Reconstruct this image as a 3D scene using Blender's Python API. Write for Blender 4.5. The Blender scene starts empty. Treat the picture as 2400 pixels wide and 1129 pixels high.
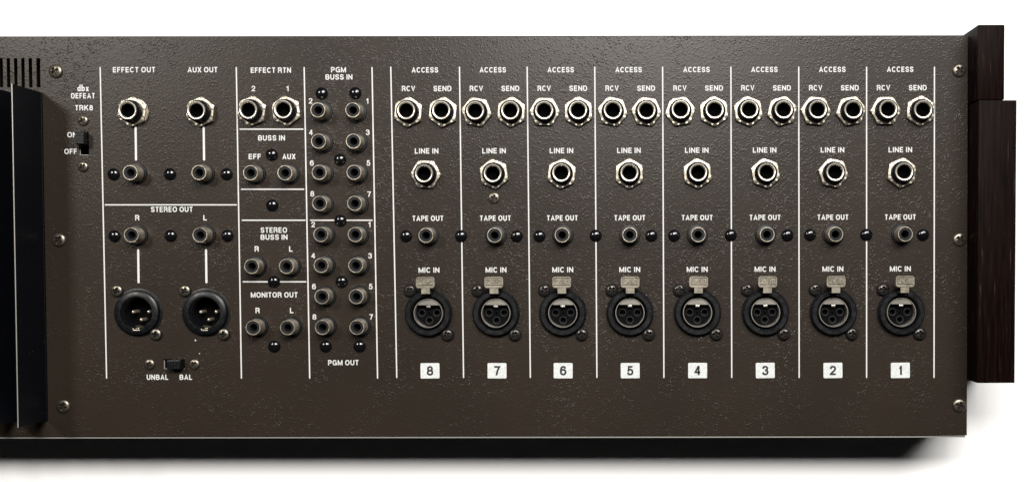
import bpy, bmesh, math, random
from mathutils import Vector, Matrix, Euler
random.seed(7)
S = bpy.context.scene
C = S.collection

# ------------------------------------------------------------------ camera
# The rear panel stands in the XZ plane (front towards -Y), origin at the foot of the
# perpendicular from the lens. U = metres per photo pixel on the panel.
F_PX, DIST = 2760.0, 0.60
U = DIST / F_PX
PX0, PY0 = 1470.0, 702.0
cam = bpy.data.cameras.new('camera')
cam_o = bpy.data.objects.new('camera', cam); C.objects.link(cam_o)
PITCH = math.radians(1.7)
CAM_R = Euler((math.radians(90) - PITCH, 0, 0)).to_matrix() @ Matrix.Rotation(math.radians(-0.15), 3, 'Z')
CAM_L = Vector((0, -DIST, 0))
cam_o.matrix_world = Matrix.Translation(CAM_L) @ CAM_R.to_4x4()
cam.sensor_width = 36; cam.lens = 36 * F_PX / 2400
cam.shift_x = -(PX0 - 1200) / 2400; cam.shift_y = (PY0 - 564.5) / 2400
cam.clip_start = 0.01; cam.clip_end = 50
S.camera = cam_o

def P(px, py, h=0.0):
    """measured position (photo pixel) -> x, z on the plane h px-units in front of the panel"""
    d = CAM_R @ Vector(((px - PX0) / F_PX, -(py - PY0) / F_PX, -1))
    t = (-h * U - CAM_L.y) / d.y
    p = CAM_L + d * t
    return p.x, p.z

# ------------------------------------------------------------------ light
w = bpy.data.worlds.new('World'); S.world = w; w.use_nodes = True
w.node_tree.nodes['Background'].inputs[0].default_value = (1, 0.98, 0.95, 1)
w.node_tree.nodes['Background'].inputs[1].default_value = 0.005
S.view_settings.view_transform = 'Standard'; S.view_settings.look = 'None'
S.view_settings.exposure = 0.0; S.view_settings.gamma = 1.0
def area(name, loc, target, sx, sy, power, col):
    l = bpy.data.lights.new(name, 'AREA'); l.shape = 'RECTANGLE'; l.size = sx; l.size_y = sy
    l.energy = power; l.color = col
    o = bpy.data.objects.new(name, l); C.objects.link(o)
    o.location = loc
    o.rotation_euler = (Vector(target) - Vector(loc)).to_track_quat('-Z', 'Y').to_euler()
    return o
area('key_lamp', (0.76, -2.3, 1.40), (0.05, 0, 0), 1.6, 0.90, 84, (1, 0.975, 0.94))
area('overhead_lamp', (0.0, -0.95, 0.41), (0.0, 0, 0), 0.30, 0.22, 6.8, (1, 0.97, 0.93))
area('side_lamp', (-0.85, -1.15, 0.50), (-0.15, 0, 0), 0.22, 0.22, 8.5, (1, 0.96, 0.9))

# ------------------------------------------------------------------ materials
def mat(name, col, rough=0.5, metal=0.0, spec=0.5, bump=None, var=None, coat=0):
    m = bpy.data.materials.new(name); m.use_nodes = True
    n = m.node_tree; b = n.nodes['Principled BSDF']
    b.inputs['Base Color'].default_value = (*col, 1); b.inputs['Roughness'].default_value = rough
    b.inputs['Metallic'].default_value = metal; b.inputs['Specular IOR Level'].default_value = spec
    b.inputs['Coat Weight'].default_value = coat
    tc = n.nodes.new('ShaderNodeNewGeometry')
    if var:                     # wear: mottled colour and roughness, (scale, amount)
        t = n.nodes.new('ShaderNodeTexNoise'); t.inputs['Scale'].default_value = var[0]; t.inputs['Detail'].default_value = 5
        n.links.new(tc.outputs['Position'], t.inputs['Vector'])
        r = n.nodes.new('ShaderNodeMapRange'); r.inputs[1].default_value = 0.3; r.inputs[2].default_value = 0.7
        r.inputs[3].default_value = 1 - var[1]; r.inputs[4].default_value = 1 + var[1]
        n.links.new(t.outputs['Fac'], r.inputs[0])
        x = n.nodes.new('ShaderNodeVectorMath'); x.operation = 'SCALE'; x.inputs[0].default_value = col
        n.links.new(r.outputs[0], x.inputs['Scale']); n.links.new(x.outputs[0], b.inputs['Base Color'])
        q = n.nodes.new('ShaderNodeMath'); q.operation = 'MULTIPLY'; q.inputs[1].default_value = rough
        n.links.new(r.outputs[0], q.inputs[0]); n.links.new(q.outputs[0], b.inputs['Roughness'])
    if bump:
        t = n.nodes.new('ShaderNodeTexNoise'); t.inputs['Scale'].default_value = bump[0]; t.inputs['Detail'].default_value = 3
        n.links.new(tc.outputs['Position'], t.inputs['Vector'])
        k = n.nodes.new('ShaderNodeBump'); k.inputs['Strength'].default_value = bump[1]; k.inputs['Distance'].default_value = bump[2]
        n.links.new(t.outputs['Fac'], k.inputs['Height']); n.links.new(k.outputs[0], b.inputs['Normal'])
    return m

def paint_material():
    """brown spatter-textured enamel: raised droplets over a fine leather-like relief"""
    m = bpy.data.materials.new('brown_textured_paint'); m.use_nodes = True
    n = m.node_tree; b = n.nodes['Principled BSDF']; L = n.links.new
    g = n.nodes.new('ShaderNodeNewGeometry')
    wn = n.nodes.new('ShaderNodeTexNoise'); wn.inputs['Scale'].default_value = 400; wn.inputs['Detail'].default_value = 0
    L(g.outputs['Position'], wn.inputs['Vector'])
    ws = n.nodes.new('ShaderNodeVectorMath'); ws.operation = 'MULTIPLY_ADD'
    ws.inputs[1].default_value = (0.0014,) * 3; L(wn.outputs['Color'], ws.inputs[0]); L(g.outputs['Position'], ws.inputs[2])
    v = n.nodes.new('ShaderNodeTexVoronoi'); v.feature = 'SMOOTH_F1'; v.inputs['Scale'].default_value = 960
    v.inputs['Smoothness'].default_value = 0.4; v.inputs['Randomness'].default_value = 1
    L(ws.outputs[0], v.inputs['Vector'])
    drop = n.nodes.new('ShaderNodeMapRange'); drop.interpolation_type = 'SMOOTHSTEP'
    drop.inputs[1].default_value = 0.55; drop.inputs[2].default_value = 0.0; L(v.outputs['Distance'], drop.inputs[0])
    sel = n.nodes.new('ShaderNodeTexNoise'); sel.inputs['Scale'].default_value = 300; sel.inputs['Detail'].default_value = 2
    L(g.outputs['Position'], sel.inputs['Vector'])
    sr = n.nodes.new('ShaderNodeMapRange'); sr.inputs[1].default_value = 0.36; sr.inputs[2].default_value = 0.58
    L(sel.outputs['Fac'], sr.inputs[0])
    d2 = n.nodes.new('ShaderNodeMath'); d2.operation = 'MULTIPLY'; L(drop.outputs[0], d2.inputs[0]); L(sr.outputs[0], d2.inputs[1])
    lo = n.nodes.new('ShaderNodeTexNoise'); lo.inputs['Scale'].default_value = 45; lo.inputs['Detail'].default_value = 2
    L(g.outputs['Position'], lo.inputs['Vector'])
    lr = n.nodes.new('ShaderNodeMapRange'); lr.inputs[1].default_value = 0.3; lr.inputs[2].default_value = 0.7; lr.inputs[3].default_value = 0.25; lr.inputs[4].default_value = 1.25
    L(lo.outputs['Fac'], lr.inputs[0])
    d3 = n.nodes.new('ShaderNodeMath'); d3.operation = 'MULTIPLY'; L(d2.outputs[0], d3.inputs[0]); L(lr.outputs[0], d3.inputs[1]); d2 = d3
    f = n.nodes.new('ShaderNodeTexNoise'); f.inputs['Scale'].default_value = 700; f.inputs['Detail'].default_value = 1
    L(g.outputs['Position'], f.inputs['Vector'])
    ad = n.nodes.new('ShaderNodeMath'); ad.operation = 'MULTIPLY_ADD'; ad.inputs[1].default_value = 0.3
    L(f.outputs['Fac'], ad.inputs[0]); L(d2.outputs[0], ad.inputs[2])
    k = n.nodes.new('ShaderNodeBump'); k.inputs['Strength'].default_value = 0.9; k.inputs['Distance'].default_value = 0.00012
    L(ad.outputs[0], k.inputs['Height']); L(k.outputs[0], b.inputs['Normal'])
    c = n.nodes.new('ShaderNodeTexNoise'); c.inputs['Scale'].default_value = 14; c.inputs['Detail'].default_value = 6
    L(g.outputs['Position'], c.inputs['Vector'])
    r = n.nodes.new('ShaderNodeValToRGB'); e = r.color_ramp.elements
    e[0].position = 0.3; e[0].color = (0.0170, 0.0120, 0.0084, 1); e[1].position = 0.7; e[1].color = (0.0225, 0.0162, 0.0115, 1)
    L(c.outputs['Fac'], r.inputs[0]); L(r.outputs[0], b.inputs['Base Color'])
    b.inputs['Roughness'].default_value = 0.33; b.inputs['Specular IOR Level'].default_value = 0.25
    return m

def wood_material():
    m = bpy.data.materials.new('dark_stained_wood'); m.use_nodes = True
    n = m.node_tree; b = n.nodes['Principled BSDF']; L = n.links.new
    g = n.nodes.new('ShaderNodeNewGeometry')
    mp = n.nodes.new('ShaderNodeVectorMath'); mp.operation = 'MULTIPLY'; mp.inputs[1].default_value = (1, 1, 0.06)
    L(g.outputs['Position'], mp.inputs[0])
    t = n.nodes.new('ShaderNodeTexNoise'); t.inputs['Scale'].default_value = 900; t.inputs['Detail'].default_value = 4
    L(mp.outputs[0], t.inputs['Vector'])
    r = n.nodes.new('ShaderNodeValToRGB'); e = r.color_ramp.elements
    e[0].position = 0.35; e[0].color = (0.0020, 0.0005, 0.0004, 1); e[1].position = 0.66; e[1].color = (0.0075, 0.0030, 0.0024, 1)
    x = e.new(0.74); x.color = (0.040, 0.026, 0.023, 1)
    L(t.outputs['Fac'], r.inputs[0]); L(r.outputs[0], b.inputs['Base Color'])
    k = n.nodes.new('ShaderNodeBump'); k.inputs['Strength'].default_value = 0.6; k.inputs['Distance'].default_value = 0.0002
    L(t.outputs['Fac'], k.inputs['Height']); L(k.outputs[0], b.inputs['Normal'])
    b.inputs['Roughness'].default_value = 0.5; b.inputs['Specular IOR Level'].default_value = 0.04
    return m

def dusty(m):
    n = m.node_tree; b = n.nodes['Principled BSDF']; g = n.nodes.new('ShaderNodeNewGeometry')
    t = n.nodes.new('ShaderNodeTexVoronoi'); t.inputs['Scale'].default_value = 120; n.links.new(g.outputs['Position'], t.inputs['Vector'])
    r = n.nodes.new('ShaderNodeMapRange'); r.inputs[1].default_value = 0.035; r.inputs[2].default_value = 0.02
    n.links.new(t.outputs['Distance'], r.inputs[0])
    x = n.nodes.new('ShaderNodeMix'); x.data_type = 'RGBA'; n.links.new(r.outputs[0], x.inputs[0])
    x.inputs[6].default_value = b.inputs['Base Color'].default_value; x.inputs[7].default_value = (0.12, 0.12, 0.12, 1)
    n.links.new(x.outputs[2], b.inputs['Base Color']); return m
M = dict(
    paint=paint_material(), wood=wood_material(),
    backdrop=mat('white_backdrop', (0.96, 0.96, 0.96), 0.9, spec=0.1),
    ink=mat('white_ink', (0.57, 0.57, 0.555), 0.6, var=(1800, 0.10)),
    plate=mat('white_number_label', (0.56, 0.58, 0.57), 0.5, var=(1600, 0.2)),
    black_ink=mat('black_ink', (0.01, 0.01, 0.01), 0.6),
    nickel=mat('nickel', (0.45, 0.41, 0.335), 0.36, 0.9, var=(700, 0.10), bump=(2500, 0.25, 0.0001)),
    ring=mat('polished_nickel', (0.68, 0.64, 0.55), 0.3, 0.88, var=(900, 0.08)),
    tarnish=mat('tarnished_nickel', (0.62, 0.56, 0.45), 0.33, 0.82, var=(500, 0.25)),
    latch=mat('stamped_steel', (0.25, 0.225, 0.18), 0.42, 0.8, var=(500, 0.15), bump=(1800, 0.3, 0.0001)),
    screw=mat('steel_screw', (0.17, 0.148, 0.12), 0.34, 0.9, var=(600, 0.2)),
    black_screw=mat('black_oxide_screw', (0.05, 0.045, 0.04), 0.25, 0.7),
    chrome=mat('shell_chrome', (0.60, 0.56, 0.50), 0.28, 0.88),
    plastic=mat('black_plastic', (0.0040, 0.0045, 0.0055), 0.34, spec=0.32, var=(400, 0.2)),
    insulator=mat('dark_grey_insulator', (0.009, 0.009, 0.010), 0.5, spec=0.2),
    core=mat('black_core', (0.0025, 0.0025, 0.003), 0.22, spec=0.25),
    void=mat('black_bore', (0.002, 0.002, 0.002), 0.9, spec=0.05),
    gloss=mat('glossy_black_plug', (0.004, 0.004, 0.005), 0.14),
    anodised=dusty(mat('black_anodised_aluminium', (0.0025, 0.003, 0.005), 0.45, spec=0.12, bump=(600, 0.1, 0.0001))),
    edge=mat('bare_aluminium_edge', (0.40, 0.39, 0.36), 0.4, 0.6),
    case=mat('brown_case', (0.02, 0.015, 0.012), 0.6),
    dull_metal=mat('mottled_brown_metal', (0.07, 0.06, 0.04), 0.6, 0.5, var=(900, 0.5)),  # mottled dull brown, half metallic, for the crescent inside the output sockets
)

# ------------------------------------------------------------------ mesh helpers (px units)
def finish(bm, mname, smooth=False, scale=U, recalc=True):
    if recalc: bmesh.ops.recalc_face_normals(bm, faces=bm.faces)
    if scale != 1: bmesh.ops.scale(bm, vec=(scale,) * 3, verts=bm.verts)
    me = bpy.data.meshes.new(mname); bm.to_mesh(me); bm.free()
    if smooth:
        for p in me.polygons: p.use_smooth = True
        me.set_sharp_from_angle(angle=math.radians(38))
    return me

def lathe(bm, prof, seg=40, cx=0, cz=0, a0=0.0, a1=360.0):
    """profile (radius, height in front of the panel) turned about the outward axis"""
    full = a1 - a0 >= 359.9
    n = seg if full else seg + 1
    rings = []
    for r, h in prof:
        if r <= 1e-6: rings.append([bm.verts.new((cx, -h, cz))]); continue
        rings.append([bm.verts.new((cx + r * math.cos(math.radians(a0 + (a1 - a0) * i / seg)), -h,
                                    cz + r * math.sin(math.radians(a0 + (a1 - a0) * i / seg)))) for i in range(n)])
    for a, b in zip(rings, rings[1:]):
        for i in range(seg):
            j = (i + 1) % n
            if len(a) == 1 and len(b) == 1: continue
            if len(a) == 1: bm.faces.new((a[0], b[i], b[j]))
            elif len(b) == 1: bm.faces.new((a[i], a[j], b[0]))
            else: bm.faces.new((a[i], a[j], b[j], b[i]))
    if not full:
        bm.faces.new([r[0] for r in rings]); bm.faces.new([r[-1] for r in rings])

def box(bm, x0, x1, z0, z1, h0, h1, bev=0):
    vs = [bm.verts.new((x, -h, z)) for h in (h0, h1) for x, z in ((x0, z0), (x1, z0), (x1, z1), (x0, z1))]
    fs = [bm.faces.new([vs[i] for i in q]) for q in ((0, 1, 2, 3), (4, 5, 6, 7), (0, 1, 5, 4), (1, 2, 6, 5), (2, 3, 7, 6), (3, 0, 4, 7))]
    bmesh.ops.recalc_face_normals(bm, faces=fs)
    if bev:
        es = {e for f in fs for e in f.edges}
        bmesh.ops.bevel(bm, geom=list(es), offset=bev, segments=2, affect='EDGES', profile=0.6)

def rounded(cx, cz, w_, h_, r, k=5):
    pts = []
    for sx, sz, a in ((1, 1, 0), (-1, 1, 90), (-1, -1, 180), (1, -1, 270)):
        for i in range(k + 1):
            t = math.radians(a + 90 * i / k)
            pts.append((cx + sx * (w_ / 2 - r) + r * math.cos(t), cz + sz * (h_ / 2 - r) + r * math.sin(t)))
    return pts
def circle(cx, cz, r, n=40): return [(cx + r * math.cos(2 * math.pi * i / n), cz + r * math.sin(2 * math.pi * i / n)) for i in range(n)]

def plate2d(loops, h0, h1, name, scale=U, bevel=0.0):
    """flat plate with holes: first loop outside, the others holes; between heights h0 < h1"""
    cu = bpy.data.curves.new(name, 'CURVE'); cu.dimensions = '2D'; cu.fill_mode = 'BOTH'
    cu.extrude = (h1 - h0) / 2 - bevel; cu.bevel_depth = bevel; cu.bevel_resolution = 1; cu.offset = -bevel
    for l in loops:
        s = cu.splines.new('POLY'); s.points.add(len(l) - 1); s.use_cyclic_u = True
        for p, q in zip(s.points, l): p.co = (q[0], q[1], 0, 1)
    o = bpy.data.objects.new(name, cu); C.objects.link(o)
    bpy.context.view_layer.update()
    me0 = bpy.data.meshes.new_from_object(o.evaluated_get(bpy.context.evaluated_depsgraph_get()))
    bm = bmesh.new(); bm.from_mesh(me0)
    bpy.data.objects.remove(o); bpy.data.curves.remove(cu); bpy.data.meshes.remove(me0)
    for v in bm.verts: v.co = (v.co.x, -(v.co.z + (h0 + h1) / 2), v.co.y)
    bmesh.ops.remove_doubles(bm, verts=bm.verts, dist=1e-5)
    return bm

def _arc(cx, cy, rx, ry, a0, a1, n=10, p=2.3):
    out = []
    for i in range(n + 1):
        t = math.radians(a0 + (a1 - a0) * i / n); c, q = math.cos(t), math.sin(t)
        out.append((cx + rx * math.copysign(abs(c) ** (2 / p), c), cy + ry * math.copysign(abs(q) ** (2 / p), q)))
    return out
def _cr(pts, n=4):
    out = []
    for i in range(len(pts) - 1):
        p0, p1, p2, p3 = pts[max(i - 1, 0)], pts[i], pts[i + 1], pts[min(i + 2, len(pts) - 1)]
        for k in range(n):
            t = k / n
            out.append(tuple(.5 * (2 * p1[d] + (p2[d] - p0[d]) * t + (2 * p0[d] - 5 * p1[d] + 4 * p2[d] - p3[d]) * t * t + (3 * p1[d] - p0[d] - 3 * p2[d] + p3[d]) * t ** 3) for d in (0, 1)))
    return out + [pts[-1]]
# grotesque capitals: width, strokes (centre lines in a unit box); a trailing None closes the stroke
GL = {
 'A': (.84, [[(0, -.09), (.5, 1.03), (1, -.09)], [(.2, .27), (.8, .27)]]),
 'B': (.76, [[(0, 0), (0, 1)], [(0, 1), (.55, 1)] + _arc(.55, .76, .38, .24, 90, -90, 8) + [(0, .52)], [(.55, .52)] + _arc(.58, .26, .42, .26, 90, -90, 8) + [(0, 0)]]),
 'C': (.80, [_arc(.5, .5, .5, .5, 38, 322, 20)]),
 'D': (.78, [[(0, 0), (0, 1), (.45, 1)] + _arc(.45, .5, .55, .5, 90, -90, 12) + [(0, 0)]]),
 'E': (.66, [[(1.08, 1), (0, 1), (0, 0), (1.1, 0)], [(0, .51), (1, .51)]]),
 'F': (.62, [[(1.1, 1), (0, 1), (0, -.1)], [(0, .49), (.98, .49)]]),
 'G': (.84, [_arc(.5, .5, .5, .5, 38, 330, 20) + [(.97, .46), (.55, .46)], [(1, .5), (1, -.08)]]),
 'H': (.76, [[(0, -.1), (0, 1.1)], [(1, -.1), (1, 1.1)], [(0, .52), (1, .52)]]),
 'I': (.19, [[(.5, -.1), (.5, 1.1)]]),
 'K': (.80, [[(0, -.1), (0, 1.1)], [(1, 1.1), (0, .35)], [(.35, .6), (1.03, -.1)]]),
 'L': (.62, [[(0, 1.1), (0, 0), (1.12, 0)]]),
 'M': (.92, [[(0, -.1), (0, 1.08)], [(0, 1.0), (.5, .03), (1, 1.0)], [(1, -.1), (1, 1.08)]]),
 'N': (.77, [[(0, -.1), (0, 1.1)], [(0, 1.0), (1, 0)], [(1, -.1), (1, 1.1)]]),
 'O': (.86, [_arc(.5, .5, .5, .5, 0, 360, 24)[:-1] + [None]]),
 'P': (.70, [[(0, -.1), (0, 1), (.5, 1)] + _arc(.52, .72, .48, .28, 90, -90, 8) + [(0, .44)]]),
 'R': (.77, [[(0, -.1), (0, 1), (.5, 1)] + _arc(.54, .74, .42, .26, 90, -90, 8) + [(0, .48)], [(.5, .48), (.85, .42), (.93, .22), (.97, -.1)]]),
 'S': (.74, [_cr([(.96, .74), (.82, .94), (.5, 1), (.17, .94), (.04, .75), (.17, .58), (.5, .5), (.85, .41), (.97, .24), (.84, .06), (.5, 0), (.16, .06), (.02, .27)])]),
 'T': (.68, [[(-.1, 1), (1.1, 1)], [(.5, 1), (.5, -.1)]]),
 'U': (.76, [[(0, 1.1), (0, .38)] + _arc(.5, .38, .5, .38, 180, 360, 12) + [(1, 1.1)]]),
 'V': (.80, [[(-.02, 1.1), (.5, -.03), (1.02, 1.1)]]),
 'X': (.78, [[(0, 1.1), (1, -.1)], [(1, 1.1), (0, -.1)]]),
 'd': (.66, [_arc(.5, .3, .5, .3, 0, 360, 20)[:-1] + [None], [(1, -.1), (1, 1.1)]]),
 'b': (.66, [_arc(.5, .3, .5, .3, 0, 360, 20)[:-1] + [None], [(0, -.1), (0, 1.1)]]),
 'x': (.62, [[(0, .66), (1, -.1)], [(1, .66), (0, -.1)]]),
 '1': (.42, [[(.85, 1.1), (.85, -.1)], [(.85, .98), (.5, .8), (-.1, .74)]]),
 '2': (.66, [_cr([(.02, .68), (.15, .92), (.5, 1), (.85, .92), (.97, .72), (.82, .5), (.3, .2), (.04, 0)]) + [(1.1, 0)]]),
 '3': (.66, [_cr([(.03, .72), (.16, .94), (.5, 1), (.82, .93), (.92, .75), (.8, .58), (.42, .53)]), _cr([(.42, .53), (.84, .46), (.98, .26), (.85, .06), (.5, 0), (.14, .06), (0, .28)])]),
 '4': (.68, [[(.72, -.1), (.72, 1), (.62, 1), (0, .27), (1.08, .27)]]),
 '5': (.66, [[(1, 1), (.2, 1), (.08, .47)] + _cr([(.08, .47), (.3, .62), (.55, .64), (.87, .54), (.98, .32), (.86, .07), (.5, 0), (.15, .05), (.0, .25)])[1:]]),
 '6': (.66, [_arc(.5, .31, .5, .31, 0, 360, 20)[:-1] + [None], _cr([(0, .32), (.03, .68), (.2, .94), (.55, 1), (.84, .93), (.95, .76)])]),
 '7': (.64, [[(-.1, 1), (1, 1), (.6, .5), (.36, -.1)]]),
 '8': (.68, [_arc(.5, .765, .42, .235, 0, 360, 18)[:-1] + [None], _arc(.5, .265, .5, .265, 0, 360, 18)[:-1] + [None]]),
}
def text_bm(s, width, cap, wt, x=0, z=0, h0=0.0):
    """stroke-built lettering centred on x, z (px units), cap height in px, stroke weight wt of the cap height"""
    adv, cur = [], 0
    for ch in s:
        if ch == ' ': cur += .34; adv.append(None); continue
        adv.append(cur); cur += GL[ch][0] + .15
    total = cur - .15
    sx = (width / cap / total) if width else 1
    bm = bmesh.new(); lay = 0
    for ch, a in zip(s, adv):
        if a is None: continue
        w_, strokes = GL[ch]
        for st in strokes:
            closed = st[-1] is None; st = st[:-1] if closed else st
            pts = []
            for p in st:        # centre line inside the box inset by half a stroke
                fy = min(max(p[1], -wt / 2 / (1 - wt)), 1 + wt / 2 / (1 - wt))
                gw = w_ * sx - wt
                fx = min(max(p[0], -wt / 2 / max(gw, .01)), 1 + wt / 2 / max(gw, .01)) if gw > .05 else .5
                pts.append(Vector((a * sx + wt / 2 + fx * max(gw, 0), wt / 2 + fy * (1 - wt))))
            q = [pts[0]]
            for p in pts[1:]:
                if (p - q[-1]).length > 1e-4: q.append(p)
            pts = q; n = len(pts); L_, R_ = [], []
            for i, p in enumerate(pts):
                pa = pts[i - 1] if (i or closed) else None; pb = pts[(i + 1) % n] if (i < n - 1 or closed) else None
                d0 = (p - pa).normalized() if pa is not None else None; d1 = (pb - p).normalized() if pb is not None else None
                d0 = d0 or d1; d1 = d1 or d0
                m_ = Vector((-(d0.y + d1.y), d0.x + d1.x))
                m_ = m_.normalized() if m_.length > 1e-6 else Vector((-d0.y, d0.x))
                k = 1 / max(m_.dot(Vector((-d1.y, d1.x))), .55)
                L_.append(p + m_ * wt / 2 * k); R_.append(p - m_ * wt / 2 * k)
            def mk(v): return bm.verts.new((x + (v.x - total * sx / 2) * cap, -h0 - lay * 0.05, z + (v.y - .5) * cap))
            Lv, Rv = [mk(v) for v in L_], [mk(v) for v in R_]
            for i in range(n if closed else n - 1):
                j = (i + 1) % n; f = bm.faces.new((Lv[i], Lv[j], Rv[j], Rv[i])); f.normal_update()
                if f.normal.y > 0: f.normal_flip()
            lay = (lay + 1) % 6
    return bm

def link(name, me, m, parent=None, loc=(0, 0, 0), rot=0.0, label=None):
    if m is not None and not me.materials: me.materials.append(m)
    o = bpy.data.objects.new(name, me); C.objects.link(o)
    o.location = loc; o.rotation_euler = (0, rot, 0)
    if parent: o.parent = parent
    if label: o['label'] = label
    return o
def empty(name, parent, loc, label=None):
    o = bpy.data.objects.new(name, None); C.objects.link(o); o.location = loc; o.parent = parent
    o.empty_display_size = 0.005
    if label: o['label'] = label
    return o
def place(px, py, h=0): x, z = P(px, py, h); return (x, 0, z)

# ------------------------------------------------------------------ setting
D_BACK = 200                       # px units from panel to backdrop
bm = bmesh.new()
vs = [bm.verts.new((x, D_BACK, z)) for x, z in ((-9000, -9000), (9000, -9000), (9000, 9000), (-9000, 9000))]
bm.faces.new(vs)
o = link('backdrop', finish(bm, 'backdrop', recalc=False), M['backdrop']); o['kind'] = 'structure'

# ------------------------------------------------------------------ the mixer
mixer = bpy.data.objects.new('audio_mixer', None); C.objects.link(mixer)
mixer['label'] = 'brown vintage audio mixer with dark wooden side, rows of sockets on its rear'
mixer['category'] = 'mixer'

def W(px, py, h=0):                # position in px units
    x, z = P(px, py, h); return x / U, z / U

# --- rear panel with real openings
NUTS, rowy = [], None
tl, tr, br, bl = W(-330, 88), W(2268, 85), W(2266, 1019), W(-330, 1022.5)
loops = [[bl, br, tr, tl]]
slots = [(3, 8), (20, 8), (37, 8), (54, 8), (71.5, 8), (90, 9), (-14, 8), (-31, 8)]
for cx, ww in slots:
    x, z = W(cx, 171); loops.append(rounded(x, z, ww, 68, 1.5, 2))
sw1, sw2 = W(196.5, 336), W(408, 852.5)
loops.append(rounded(*sw1, 24, 55, 1, 1)); loops.append(rounded(*sw2, 51, 24, 1, 1))
XF = [1005, 1163, 1319.5, 1476.5, 1634.5, 1793.5, 1952.5, 2111]          # female sockets
XFY = [733.5 - 2.5 * i / 7 for i in range(8)]
XM = [324.5, 483.5]
for x, y in list(zip(XF, XFY)): loops.append(circle(*W(x, y), 45))
for x in XM: loops.append(circle(*W(x, 732), 45))
bm = plate2d(loops, -3.5, 0, 'rear_panel')
panel = link('rear_panel', finish(bm, 'rear_panel'), M['paint'], mixer)

# --- case behind it
bm = bmesh.new()
xl, xr, zt, zb = bl[0] + 6, tr[0] - 6, tl[1] - 3, bl[1] + 4
box(bm, xl, xr, zt - 8, zt, -D_BACK + 2, -6.5)
box(bm, xr - 6, xr, zb, zt - 8.5, -D_BACK + 2, -6.5)
box(bm, xl, xr - 6.5, zb, zt - 8.5, -D_BACK + 2, -D_BACK + 8)
link('case', finish(bm, 'case'), M['case'], mixer)
bm = bmesh.new()
a, b = W(-330, 1019.5), W(2263, 1016)
vs = [bm.verts.new(c) for c in ((a[0], 5, a[1] - 4), (b[0], 5, b[1] - 4.5), (b[0], 9, b[1] - 4.5), (a[0], 9, a[1] - 4))]
vt = [bm.verts.new((v.co.x, v.co.y, v.co.z - 4.2)) for v in vs]
for q in range(4): bm.faces.new((vs[q], vs[(q + 1) % 4], vt[(q + 1) % 4], vt[q]))
bm.faces.new(vs); bm.faces.new(vt)
link('bottom_cover', finish(bm, 'bottom_cover'), M['edge'], mixer)
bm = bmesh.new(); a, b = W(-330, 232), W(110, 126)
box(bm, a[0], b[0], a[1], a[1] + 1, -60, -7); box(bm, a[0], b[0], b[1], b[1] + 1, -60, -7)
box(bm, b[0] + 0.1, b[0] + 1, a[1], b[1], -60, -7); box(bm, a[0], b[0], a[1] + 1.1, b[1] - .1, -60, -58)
link('vent_shade_box', finish(bm, 'vent_shade_box'), M['void'], mixer)  # unseen black box, added so the vent slots read as deep shade
bm = bmesh.new(); box(bm, a[0] * 0 + W(-330, 1019.5)[0], W(2255, 1016)[0], zb - 5, zb - 3, -D_BACK + 3, -9.1)
link('bottom_plate', finish(bm, 'bottom_plate'), M['anodised'], mixer)  # unseen underside, made black to keep bounced light out of the shadow
# folded top flange, a thin step behind the panel's upper edge
bm = bmesh.new(); a, b = W(-330, 85.5), W(2262, 82.5)
vs = [bm.verts.new(c) for c in ((a[0], 8, a[1] - 10), (b[0], 8, b[1] - 10), (b[0], 8, b[1] + 1), (a[0], 8, a[1] + 1))]
vt = [bm.verts.new((v.co.x, 60, v.co.z)) for v in vs]
for q in range(4): bm.faces.new((vs[q], vs[(q + 1) % 4], vt[(q + 1) % 4], vt[q]))
bm.faces.new(vs); bm.faces.new(vt)
link('top_flange', finish(bm, 'top_flange'), M['case'], mixer)

# --- printed lines
def vline(x0, y0, x1, y1, wd):
    a, b = W(x0, y0), W(x1, y1); d = (Vector(b) - Vector(a)).normalized(); n = Vector((-d.y, d.x)) * wd / 2
    bm = bmesh.new(); pts = []
    for c, s in ((Vector(a), -1), (Vector(b), 1)):
        for i in range(7):
            t = math.pi * (i / 6) - math.pi / 2
            pts.append(c + s * (d * math.cos(t) * wd / 2) + (n * math.sin(t)) * s)
    f = bm.faces.new([bm.verts.new((p.x, -0.5, p.y)) for p in pts])
    f.normal_update()
    if f.normal.y > 0: f.normal_flip()
    link('printed_line', finish(bm, 'printed_line', recalc=False), M['ink'], panel)
for xt, xb in ((235, 250), (554, 566), (713, 726), (872, 885)): vline(xt, 159, xb, 885, 3.0)
for xt, xb in ((916, 930), (1077, 1086.5), (1235.5, 1243), (1394, 1399), (1553, 1556), (1713, 1715), (1872, 1873), (2031, 2031), (2190, 2189)):
    vline(xt, 158, xb, 883.5, 3.0)
for x0, x1, y in ((247, 554, 480), (563, 710, 303), (566, 712, 443.5), (568, 715, 516), (728, 872, 516), (570, 717, 660)): vline(x0, y, x1, y, 2.9)
for x, y0, y1 in ((318, 300, 374), (477.5, 300, 374), (324, 586, 661), (483, 586, 661)): vline(x, y0, x + 1, y1, 5)

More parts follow.
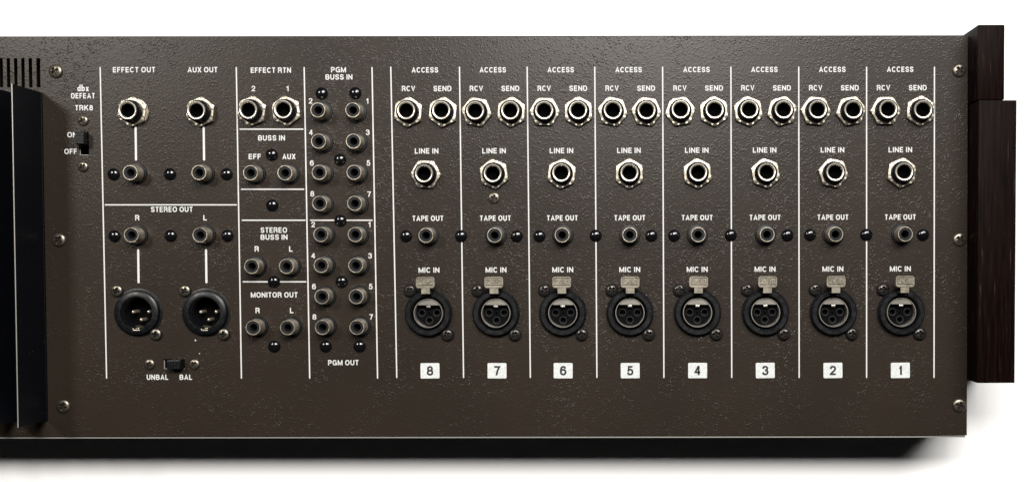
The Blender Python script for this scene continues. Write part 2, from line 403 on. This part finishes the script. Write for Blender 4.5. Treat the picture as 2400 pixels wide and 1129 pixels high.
# --- printed words
_words = {}
def word(s, cx, cy, width, cap=12.5, where='', bold=0.19):
    key = (s, width, cap)
    if key not in _words: _words[key] = finish(text_bm(s, width, cap, bold, h0=0.6), 'lettering', recalc=False)
    x, z = P(cx, cy)
    link('lettering', _words[key], M['ink'], panel, (x, 0, z), label=('white printed ' + s + ' ' + where).strip())
for s, x0, x1, y, wh in (
    ('EFFECT OUT', 265, 364, 164, 'above the leftmost jack'), ('AUX OUT', 440, 510, 164, 'above a jack'), ('EFFECT RTN', 588, 682, 165, 'above two jacks'),
    ('PGM', 776, 811, 164, 'on the first line over PGM BUSS IN'), ('BUSS IN', 763, 826, 181, 'below PGM'),
    ('DEFEAT', 167, 223, 225, 'at the left'), ('TRK8', 176, 218, 253, 'above a screw'), ('ON', 158, 181, 316, 'left of the slide switch'),
    ('OFF', 151, 181, 355, 'left of the slide switch'), ('BUSS IN', 605, 668, 323.5, 'above EFF and AUX'), ('EFF', 583, 612, 367, ''), ('AUX', 662, 693, 367, ''),
    ('STEREO OUT', 354, 452, 490.5, ''), ('STEREO', 611, 673, 539, ''), ('BUSS IN', 611, 674, 555.5, 'below STEREO'),
    ('MONITOR OUT', 588, 698, 690.5, ''), ('PGM OUT', 769, 841, 849, ''), ('UNBAL', 344, 395, 883, 'under the slide switch'), ('BAL', 421, 451, 883, 'under the slide switch')):
    word(s, (x0 + x1) / 2, y, x1 - x0, where=wh)
word('dbx', 195, 206.5, 27, 15.5, 'above DEFEAT', 0.17)
def digit(s, x, y, wh=''): word(s, x, y, 6 if s == '1' else 9, 12.6, wh, 0.17)
digit('2', 594, 208, 'above a jack'); digit('1', 674, 208, 'above a jack')
for x, y in ((322, 510), (602, 583), (604, 727)): word('R', x, y, 10, 12.8, 'above a phono socket')
for x, y in ((481, 510), (682, 583), (684, 727)): word('L', x, y, 8.5, 12.8, 'above a phono socket')
for n, x, y in (('2', 728, 237), ('4', 729, 310.5), ('6', 731, 382), ('8', 732, 454), ('1', 861, 237), ('3', 862, 310.5), ('5', 863.5, 382), ('7', 865, 455)):
    digit(n, x, y, 'in the upper PGM BUSS IN block')
for n, x, y in (('2', 734, 526), ('4', 734.5, 599), ('6', 736, 671), ('8', 737, 742), ('1', 866, 526), ('3', 867.5, 599), ('5', 869, 671), ('7', 870, 742)):
    digit(n, x, y, 'in the lower PGM OUT block')
for k in range(8):
    ch = str(8 - k); t = k / 7; st = 'in strip ' + ch
    word('ACCESS', 996 + 159.1 * k, 164.5 - 1.5 * t, 62, where=st)
    word('RCV', 957.5 + 159 * k, 208 - 2 * t, 31, where=st); word('SEND', 1037 + 159.1 * k, 208 - 2 * t, 42, where=st)
    word('LINE IN', (1000, 1158, 1316, 1474, 1633, 1792, 1951, 2110)[k], 354 - 3 * t, 55, where=st)
    word('TAPE OUT', (1003, 1161, 1318, 1476, 1634, 1793, 1952, 2110)[k], 511.5 - 3 * t, 73, where=st)
    word('MIC IN', (1005.5, 1162.5, 1319, 1476, 1634, 1793, 1952, 2110)[k], 632.5 - 3 * t, 49, where=st)
for x, y, r in ((458, 797, 2.4), (468, 828, 1.4), (2395, 0, 0)):
    if r:
        bm = bmesh.new(); cx, cz = W(x, y)
        bm.faces.new([bm.verts.new((cx + r * random.uniform(.6, 1.2) * math.cos(a), -0.4, cz + r * random.uniform(.6, 1.2) * math.sin(a))) for a in (0, .8, 1.7, 2.6, 3.6, 4.6, 5.5)])
        link('paint_chip', finish(bm, 'paint_chip', recalc=False), M['ink'], panel)
# numbered labels
pl = finish(plate2d([rounded(0, 0, 44.5, 36, 2.5, 3)], 0.3, 1.1, 'number_label'), 'number_label')
for k in range(8):
    ch = str(8 - k); x, z = P((1008, 1165, 1320, 1477, 1635, 1793.5, 1952, 2110)[k], 868 - k / 7)
    o = link('number_label', pl, M['plate'], panel, (x, 0, z), label='white label bearing the black numeral ' + ch); o.rotation_euler.y = math.radians(random.uniform(-.8, .8))
    # the printed numeral belongs to the label: same mesh, second material slot
    me = pl.copy(); me.materials.clear(); me.materials.append(M['plate']); me.materials.append(M['black_ink'])
    b2 = bmesh.new(); b2.from_mesh(me)
    t = text_bm(ch, 8.5 if ch == '1' else 15.5, 22.5, 0.2, h0=1.3)
    bmesh.ops.scale(t, vec=(U,) * 3, verts=t.verts)
    tm = bpy.data.meshes.new('n'); t.to_mesh(tm); t.free(); n0 = len(b2.faces); b2.from_mesh(tm); b2.faces.ensure_lookup_table()
    for f in b2.faces[n0:]: f.material_index = 1
    b2.to_mesh(me); b2.free(); bpy.data.meshes.remove(tm); o.data = me

# ------------------------------------------------------------------ screws
def screw_mesh(r, ht, cross, depth, wd):
    bm = bmesh.new(); NR, NS = 16, 48; rings = []
    for i in range(NR + 1):
        rr = r * i / NR; ring = []
        for j in range(NS):
            a = 2 * math.pi * j / NS; x, z = rr * math.cos(a), rr * math.sin(a)
            h = 2.6 + ht * math.sqrt(max(0, 1 - (rr / r) ** 2 * 0.97))
            m_ = min(abs(x), abs(z)); M_ = max(abs(x), abs(z))
            if m_ < wd and M_ < cross: h -= depth * min(1, (wd - m_) / wd * 3) * min(1, (cross - M_) / cross * 2.5 + 0.25)
            elif rr < cross * 0.5: h -= depth * 0.6
            ring.append(bm.verts.new((x, -h, z)))
            if i == 0: break
        rings.append(ring)
    for j in range(NS): bm.faces.new((rings[0][0], rings[1][j], rings[1][(j + 1) % NS]))
    for a, b in zip(rings[1:], rings[2:]):
        for j in range(NS): bm.faces.new((a[j], a[(j + 1) % NS], b[(j + 1) % NS], b[j]))
    base = [bm.verts.new((v.co.x, 0, v.co.z)) for v in rings[-1]]
    for j in range(NS): bm.faces.new((rings[-1][j], rings[-1][(j + 1) % NS], base[(j + 1) % NS], base[j]))
    return finish(bm, 'screw', True)
SCR_L = screw_mesh(15.5, 4.5, 9.5, 9, 3.2)
SCR_M = screw_mesh(13, 3.6, 8, 8, 2.8)
SCR_S = screw_mesh(12, 3.4, 7.2, 7, 2.6)
SCR_B = screw_mesh(13, 4.5, 8.5, 7, 2.9)
for x, y in ((131, 168), (139, 562), (149, 951), (2248, 165.5), (2249, 561), (2248, 949)):
    link('screw', SCR_L, M['screw'], mixer, place(x, y), math.radians(random.uniform(5, 80)))
for x, y in ((195, 283), (195, 391), (351, 853), (456, 853)):
    link('screw', SCR_S, M['screw'], mixer, place(x, y), math.radians(random.uniform(5, 80)))
link('screw', SCR_M, M['screw'], mixer, place(1158, 464), 0.3)

# ------------------------------------------------------------------ black blanking plugs
bm = bmesh.new(); lathe(bm, [(14.3, 0), (14.3, 2), (13.4, 4.2), (11.5, 6.2), (8.5, 7.8), (4.5, 8.8), (0, 9.2)], 36)
PLUG = finish(bm, 'blanking_plug', True)
for x, y in ((265, 408), (397, 408), (530, 408), (636, 362.5), (637, 481), (753, 219), (832, 218), (796, 374), (797, 517), (267, 553), (399, 552), (532, 552),
             (641, 660), (642, 811), (800, 660), (762.5, 811), (842, 811), (951, 553), (1080, 553), (1211, 553), (1264, 553), (1396, 552), (1527, 552),
             (1580, 552), (1713, 551), (1846, 551), (1899, 550), (2031, 550), (2164, 550)):
    link('blanking_plug', PLUG, M['gloss'], mixer, place(x, y, 4))

# ------------------------------------------------------------------ quarter-inch jack sockets
def nut_mesh():
    bm = bmesh.new(); N = 72
    def hexr(a, R): return R * math.cos(math.pi / 6) / math.cos((a % (math.pi / 3)) - math.pi / 6)
    rows = []
    for kind in range(5):
        row = []
        for i in range(N):
            a = 2 * math.pi * i / N; hr = hexr(a, 36.2)
            if kind == 0: r, h = hr, 0.2
            elif kind == 1: r, h = hr, 9 - max(0, (hr - 32)) * 0.25
            elif kind == 2: r, h = min(hr - 0.8, 33.5), 9.6
            elif kind == 3: r, h = 25.5, 9.6
            else: r, h = 24, 7
            row.append(bm.verts.new((r * math.cos(a), -h, r * math.sin(a))))
        rows.append(row)
    for a, b in zip(rows, rows[1:]):
        for i in range(N): bm.faces.new((a[i], a[(i + 1) % N], b[(i + 1) % N], b[i]))
    return finish(bm, 'nut', True)
NUT = nut_mesh()
bm = bmesh.new()
prof = [(26.3, 3), (26.3, 11), (25.2, 12.5), (25.2, 14), (26.2, 15), (26.2, 17), (24.9, 18.2), (24.9, 19.8), (25.8, 20.8), (25.6, 22.6), (23.8, 24), (23.2, 29), (22, 31), (20, 30.5)]
lathe(bm, prof, 48); BARREL = finish(bm, 'barrel', True)
bm = bmesh.new(); lathe(bm, [(20.2, 29), (21.4, 31), (21.2, 33), (19.8, 34.4), (18, 34.4), (16.4, 33.2), (15.6, 31.5), (15.4, 29.5)], 48); RING = finish(bm, 'rim', True)
bm = bmesh.new(); lathe(bm, [(15.5, 30.5), (15.2, 28), (14.6, 1), (0, 0.8)], 32); BORE = finish(bm, 'bore', True)
bm = bmesh.new(); lathe(bm, [(24, 0.1), (31.5, 0.1), (31.5, 2.4), (24, 2.4)], 40); WASHER = finish(bm, 'washer', True)
def jack(px, py, rot, label=None, washer=None):
    j = empty('jack_socket', mixer, place(px, py), label)
    j.rotation_euler = (math.radians(random.uniform(-1.3, 1.3)), 0, math.radians(random.uniform(-1.3, 1.3)))
    link('nut', NUT, M['nickel'], j, rot=math.radians(rot))
    link('barrel', BARREL, M['plastic'], j); link('rim', RING, M['ring'], j); link('bore', BORE, M['void'], j)
    if washer: link('washer', WASHER, M['nickel'], j, (washer * U, 0.0, 0))
# rotation: 30 = a corner pointing up, 0 = a flat on top
jack(312, 263, 38, 'jack socket below EFFECT OUT, its washer slipped to the right', 5)
jack(472, 263, 37, 'jack socket below AUX OUT')
jack(592.5, 261, 40, 'left jack socket below EFFECT RTN'); jack(672.5, 261, 24, 'right jack socket below EFFECT RTN')
rv = [35, 10, 2, 12, 50, 22, 6, 0]; sd = [36, 34, 28, 8, 26, 44, 50, 33]; ln = [2, 22, 38, 30, 26, 20, 12, 37]
for k in range(8):
    t = k / 7; st = ' of strip ' + str(8 - k)
    jack((958, 1118, 1277, 1436, 1594, 1753, 1911, 2074)[k], 263.5 - 3 * t, rv[k], 'jack socket below RCV' + st)
    jack((1039, 1199, 1356, 1515, 1673, 1832, 1993, 2156)[k], 263.5 - 3 * t, sd[k], 'jack socket below SEND' + st)
    jack((999, 1158.5, 1317, 1475, 1634, 1793.5, 1952, 2112)[k], 408.5 - 3 * t, ln[k], 'jack socket below LINE IN' + st)

# ------------------------------------------------------------------ phono sockets
bm = bmesh.new(); lathe(bm, [(25, 0), (25, 2.2), (24, 3.4), (21.5, 3.6), (21, 6.2), (18, 6.4)], 44); RBASE = finish(bm, 'base', True)
bm = bmesh.new(); lathe(bm, [(19.6, 5), (19.2, 9), (18.2, 12), (17.6, 30), (17.5, 34.5), (16.7, 36.4), (15.6, 36.4), (14.9, 35), (14.7, 30)], 44); SLEEVE = finish(bm, 'sleeve', True)
bm = bmesh.new(); lathe(bm, [(14.75, 33.2), (9.6, 33.2), (8.3, 32), (7.4, 20), (7, 1), (0, 1)], 36); INSUL = finish(bm, 'insulator', True)
bm = bmesh.new(); lathe(bm, [(6.9, 12), (5.2, 12), (5.0, 1.6), (0, 1.5)], 24); CONTACT = finish(bm, 'contact', True)
def phono(px, py, label=None):
    x, z = P(px, py, 36); j = empty('phono_socket', mixer, (x, 0, z), label)
    link('base', RBASE, M['plastic'], j); link('sleeve', SLEEVE, M['tarnish'], j)
    link('insulator', INSUL, M['insulator'], j); link('contact', CONTACT, M['void'], j)
for x, y, lb in ((305, 404.5, 'below the EFFECT OUT jack'), (466, 404.5, 'below the AUX OUT jack'), (587, 405, 'below EFF'), (667.5, 405, 'below AUX'),
                 (307.5, 550.5, 'below the R of STEREO OUT'), (468.5, 550.5, 'below the L of STEREO OUT'),
                 (589.6, 624, 'below the R of STEREO BUSS IN'), (671, 624, 'below the L of STEREO BUSS IN'),
                 (593, 767.5, 'below the R of MONITOR OUT'), (673.5, 767.5, 'below the L of MONITOR OUT')):
    phono(x, y, 'phono socket ' + lb)
for n, x, y in ((2, 745, 258), (4, 746.5, 331), (6, 748, 404), (8, 749, 476.5), (1, 826.7, 258), (3, 828, 331), (5, 829.5, 404), (7, 831, 476.5)):
    phono(x, y, 'phono socket beside numeral %d of PGM BUSS IN' % n)
for n, x, y in ((2, 751.8, 549.6), (1, 832.3, 549.6), (4, 752.6, 621.7), (3, 833.4, 621.7), (6, 754.4, 694.9), (5, 834.8, 694.9), (8, 755.3, 766.8), (7, 836.2, 766.8)):
    phono(x, y, 'phono socket beside numeral %d of PGM OUT' % n)
for k in range(8):
    phono((998, 1159, 1317.5, 1476, 1636.5, 1798, 1959, 2122)[k], 551.5 - 3 * k / 7, 'phono socket below TAPE OUT of strip %d' % (8 - k))

# ------------------------------------------------------------------ three-pin female sockets
bm = bmesh.new()
lathe(bm, [(36, -40), (38.5, -40), (38.5, 4), (39.5, 7), (53.5, 7), (55.5, 5), (55.5, 0.2), (46, 0.2), (44.5, -5), (44.5, -40)], 64)
lathe(bm, [(39.5, 7.2), (40.5, 15), (41.5, 16), (50.5, 16), (52.3, 14), (52.8, 7.2)], 56, a0=108, a1=432)
for a in (158, 232, 308, 30):           # moulding seams on the collar
    ca, sa = math.cos(math.radians(a)), math.sin(math.radians(a))
    lathe(bm, [(41.8, 16.1), (42, 16.9), (49.5, 16.9), (50.2, 16.1)], 4, a0=a, a1=a + 6)
for ex, ez in ((-42.5, 53), (44, -50.5)): lathe(bm, [(0, 4.8), (14.6, 4.8), (15.4, 4), (15.4, 0.2)], 32, cx=ex, cz=ez)
COLLAR = finish(bm, 'collar', True)
bm = bmesh.new(); lathe(bm, [(34.4, -38), (34.4, 8), (33.8, 9.2), (32.6, 9.2), (31.8, 8), (31.6, -30)], 56); SHELL = finish(bm, 'shell', True)
hl = [(-17.6, 0), (17.6, 0), (0, -17.6)]
bm = plate2d([circle(0, 0, 31.4, 56)] + [circle(x, z, 6.8, 24) for x, z in hl] + [circle(0, -1, 2.2, 12)], -18, -10, 'insert')
INSERT = finish(bm, 'insert', True)
bm = bmesh.new(); lathe(bm, [(6.9, -11), (8.3, -9.4), (8.9, -8.6), (8.0, -8.2), (6.9, -8.6), (6.4, -12), (6.2, -34), (0, -34)], 28); PINHOLE = finish(bm, 'contact', True)
bm = bmesh.new(); lathe(bm, [(36, -39), (0, -39)], 32); FLOOR = finish(bm, 'floor_plate', True)
seg = [(31.3 * math.cos(math.radians(a)), 31.3 * math.sin(math.radians(a))) for a in range(37, 144, 5)]
bm = plate2d([seg], 2, 7, 'key_plate'); box(bm, -4.8, 4.8, 13.2, 17.4, 0, 4, 0.6)
KEY = finish(bm, 'key_plate')
def latch_mesh():
    bm = plate2d([rounded(0, 72.5, 43, 25.5, 6, 5)], 37, 38.6, 'latch')
    extra = [plate2d([rounded(0, 72.5, 43, 25.5, 6, 5), rounded(0, 76, 38, 13.5, 2, 3), rounded(0, 64.5, 38, 5, 1.5, 3)], 38.61, 41.6, 'l')]
    t = text_bm('PUSH', 33, 10.5, 0.16, 0, 76.2, 38.7)
    r = bmesh.ops.extrude_face_region(t, geom=list(t.faces))
    for v in (g for g in r['geom'] if isinstance(g, bmesh.types.BMVert)): v.co.y -= 2.6
    extra.append(t)
    for e in extra:
        m_ = bpy.data.meshes.new('x'); e.to_mesh(m_); e.free(); bm.from_mesh(m_); bpy.data.meshes.remove(m_)
    box(bm, -10, 10, 46, 60.5, 37, 40.2, 0.5)        # neck
    box(bm, -10, 10, 45.5, 49, -6, 36.9, 0.5)          # leg going down into the body
    return finish(bm, 'latch')
LATCH = latch_mesh()
for k in range(8):
    x, z = P(XF[k], XFY[k]); j = empty('microphone_socket', mixer, (x, 0, z), 'three-hole microphone socket with PUSH latch in strip %d' % (8 - k))
    link('collar', COLLAR, M['plastic'], j); link('shell', SHELL, M['chrome'], j); link('insert', INSERT, M['core'], j)
    link('key_plate', KEY, M['chrome'], j); link('latch', LATCH, M['latch'], j, rot=math.radians(random.uniform(-1.2, 1.2))); link('floor_plate', FLOOR, M['void'], j)
    for cx, cz in hl: link('contact', PINHOLE, M['insulator'], j, (cx * U, 0, cz * U))
    for ex, ez in ((-42.5, 53), (44, -50.5)):
        link('screw', SCR_B, M['black_screw'], j, (ex * U, -4.8 * U, ez * U), math.radians(random.uniform(0, 90)))

# ------------------------------------------------------------------ three-pin male sockets
bm = bmesh.new()
lathe(bm, [(36, -70), (38, -70), (38, 2), (54.5, 2.01), (56.5, 1.5), (56.5, 0.2), (46, 0.2), (44.5, -5), (44.5, -70)], 64)
lathe(bm, [(36.2, -68), (36.2, 11), (37.6, 13), (49, 13), (51, 11.5), (52, 2.2)], 64)
for ex, ez in ((-48, 51), (41.5, -51)): lathe(bm, [(0, 3.6), (13.6, 3.6), (14.2, 3), (14.2, 0.2)], 32, cx=ex, cz=ez)
MCOL = finish(bm, 'collar', True)
bm = bmesh.new(); lathe(bm, [(36, -44), (0, -44)], 40); MFLOOR = finish(bm, 'insert', True)
bm = bmesh.new(); lathe(bm, [(4.2, -62), (4.2, -18), (3.7, -15.5), (2.4, -13.6), (0, -13)], 20); PIN = finish(bm, 'pin', True)
bm = bmesh.new()
lathe(bm, [(35.9, -50), (35.9, -16), (34.6, -17), (34.2, -50)], 20, a0=245, a1=295)
GSPRING = finish(bm, 'ground_spring', True)
bm = bmesh.new(); box(bm, -8, 8, -42, -40, 12, 14.2, 0.4); box(bm, -8, -6, -42, -36.5, 12, 14.2, 0.4); box(bm, 0, 8, -37.6, -36.2, 12, 14, 0.3)
TAB = finish(bm, 'tab')
for i, xm in enumerate(XM):
    x, z = P(xm, 732); j = empty('output_socket', mixer, (x, 0, z), 'three-pin output socket below the %s of STEREO OUT' % 'RL'[i])
    link('collar', MCOL, M['plastic'], j); link('insert', MFLOOR, M['void'], j); link('tab', TAB, M['tarnish'], j)
    link('ground_spring', GSPRING, M['dull_metal'], j)
    for cx, cz in ((-18.5, 1), (18, 1), (0, -17.5)): link('pin', PIN, M['tarnish'], j, (cx * U, 0, cz * U))
    for ex, ez in ((-48, 51), (41.5, -51)):
        link('screw', SCR_M, M['screw'], j, (ex * U, -3.6 * U, ez * U), math.radians(random.uniform(0, 90)))

# ------------------------------------------------------------------ slide switches
def switch(c, w_, h_, knob, name_label, ribs_vertical):
    j = empty('slide_switch', mixer, (c[0] * U, 0, c[1] * U), name_label)
    bm = plate2d([rounded(0, 0, w_ + 14, h_ + 14, 1, 1), rounded(0, 0, w_ - 2.6, h_ - 2.6, 0.5, 1)], -9, -6.2, 'frame')
    link('frame', finish(bm, 'frame'), M['edge'], j)
    bm = bmesh.new(); W2, H2 = w_ / 2 + 5, h_ / 2 + 5
    box(bm, -W2, W2, -H2, H2, -40, -38); box(bm, -W2 - 2, -W2, -H2, H2, -40, -9.2); box(bm, W2, W2 + 2, -H2, H2, -40, -9.2)
    box(bm, -W2, W2, H2, H2 + 2, -40, -9.2); box(bm, -W2, W2, -H2 - 2, -H2, -40, -9.2)
    link('housing', finish(bm, 'housing'), M['void'], j)
    x0, x1, z0, z1, ht = knob
    bm = bmesh.new(); box(bm, x0, x1, z0, z1, -36, ht, 1.2)
    n = 5
    for i in range(n):
        if ribs_vertical: xx = x0 + (x1 - x0) * (i + .5) / n; box(bm, xx - 1, xx + 1, z0 + 1, z1 - 1, ht - 1, ht + 1.8, 0.5)
        else: zz = z0 + (z1 - z0) * (i + .5) / n; box(bm, x0 + 1, x1 - 1, zz - 1.4, zz + 1.4, ht - 1, ht + 1.8, 0.5)
    link('slider', finish(bm, 'slider'), M['plastic'], j)
switch(sw1, 24, 55, (-9.5, 10, -4.5, 24.5, 24), 'vertical slide switch beside ON and OFF', False)
switch(sw2, 51, 24, (-9, 22, -10.5, 10.5, 22), 'horizontal slide switch above UNBAL and BAL', True)

# ------------------------------------------------------------------ heat sink at the left
hs = empty('heat_sink', mixer, place(0, 600), 'tall black finned heat sink at the left edge')
x0, zt_ = W(99, 217.5); _, zb_ = W(105, 983)
ox, oz = hs.location.x / U, hs.location.z / U
bm = bmesh.new(); box(bm, x0 - 330 - ox, x0 + 1 - ox, zb_ - oz, zt_ - oz, 0.3, 7, 0.8)
link('base_plate', finish(bm, 'base_plate'), M['anodised'], hs)
FH = 134
def fin_mesh():
    bm = bmesh.new()
    vs = []
    xb, xt = 0, 0
    c = [(-4.5, 7.1, zb_), (0, 7.1, zb_), (0, 7.1, zt_), (-4.5, 7.1, zt_), (-2.4, FH, zb_ ), (0, FH, zb_), (0, FH, zt_), (-2.4, FH, zt_)]
    vs = [bm.verts.new((x, -h, z - oz)) for x, h, z in c]
    for q in ((0, 1, 2, 3), (4, 5, 6, 7), (0, 1, 5, 4), (1, 2, 6, 5), (2, 3, 7, 6), (3, 0, 4, 7)): bm.faces.new([vs[i] for i in q])
    bmesh.ops.recalc_face_normals(bm, faces=bm.faces)
    front = [e for e in bm.edges if all(v.co.y < -FH + 1 for v in e.verts)]
    bmesh.ops.bevel(bm, geom=front, offset=0.6, segments=1, affect='EDGES')
    return finish(bm, 'fin')
FIN = fin_mesh()
FIN.materials.append(M['anodised']); FIN.materials.append(M['edge'])
for p in FIN.polygons:
    if all(FIN.vertices[i].co.y < (-FH + 1.2) * U for i in p.vertices) : p.material_index = 1
for i in range(5):
    link('fin', FIN, None, hs, ((x0 - 70 * i - ox) * U, 0, 0))

# ------------------------------------------------------------------ wooden cheek at the right
cheek = empty('side_panel', mixer, place(2300, 500), 'dark wooden side panel, narrow upper block over a wider lower block')
ox, oz = cheek.location.x / U, cheek.location.z / U
HF = 77
def block(x0, x1, y0, y1, h, name, bev):
    a, b = W(x0, y1, h), W(x1, y0, h)
    bm = bmesh.new(); box(bm, a[0] - ox, b[0] - ox, a[1] - oz, b[1] - oz, -D_BACK + 4, h, bev)
    link(name, finish(bm, name, True), M['wood'], cheek)
block(2291, 2355.5, 58, 234.5, HF, 'upper_block', 3.5)
block(2290, 2383, 235, 897, HF + 2, 'lower_block', 1.6)
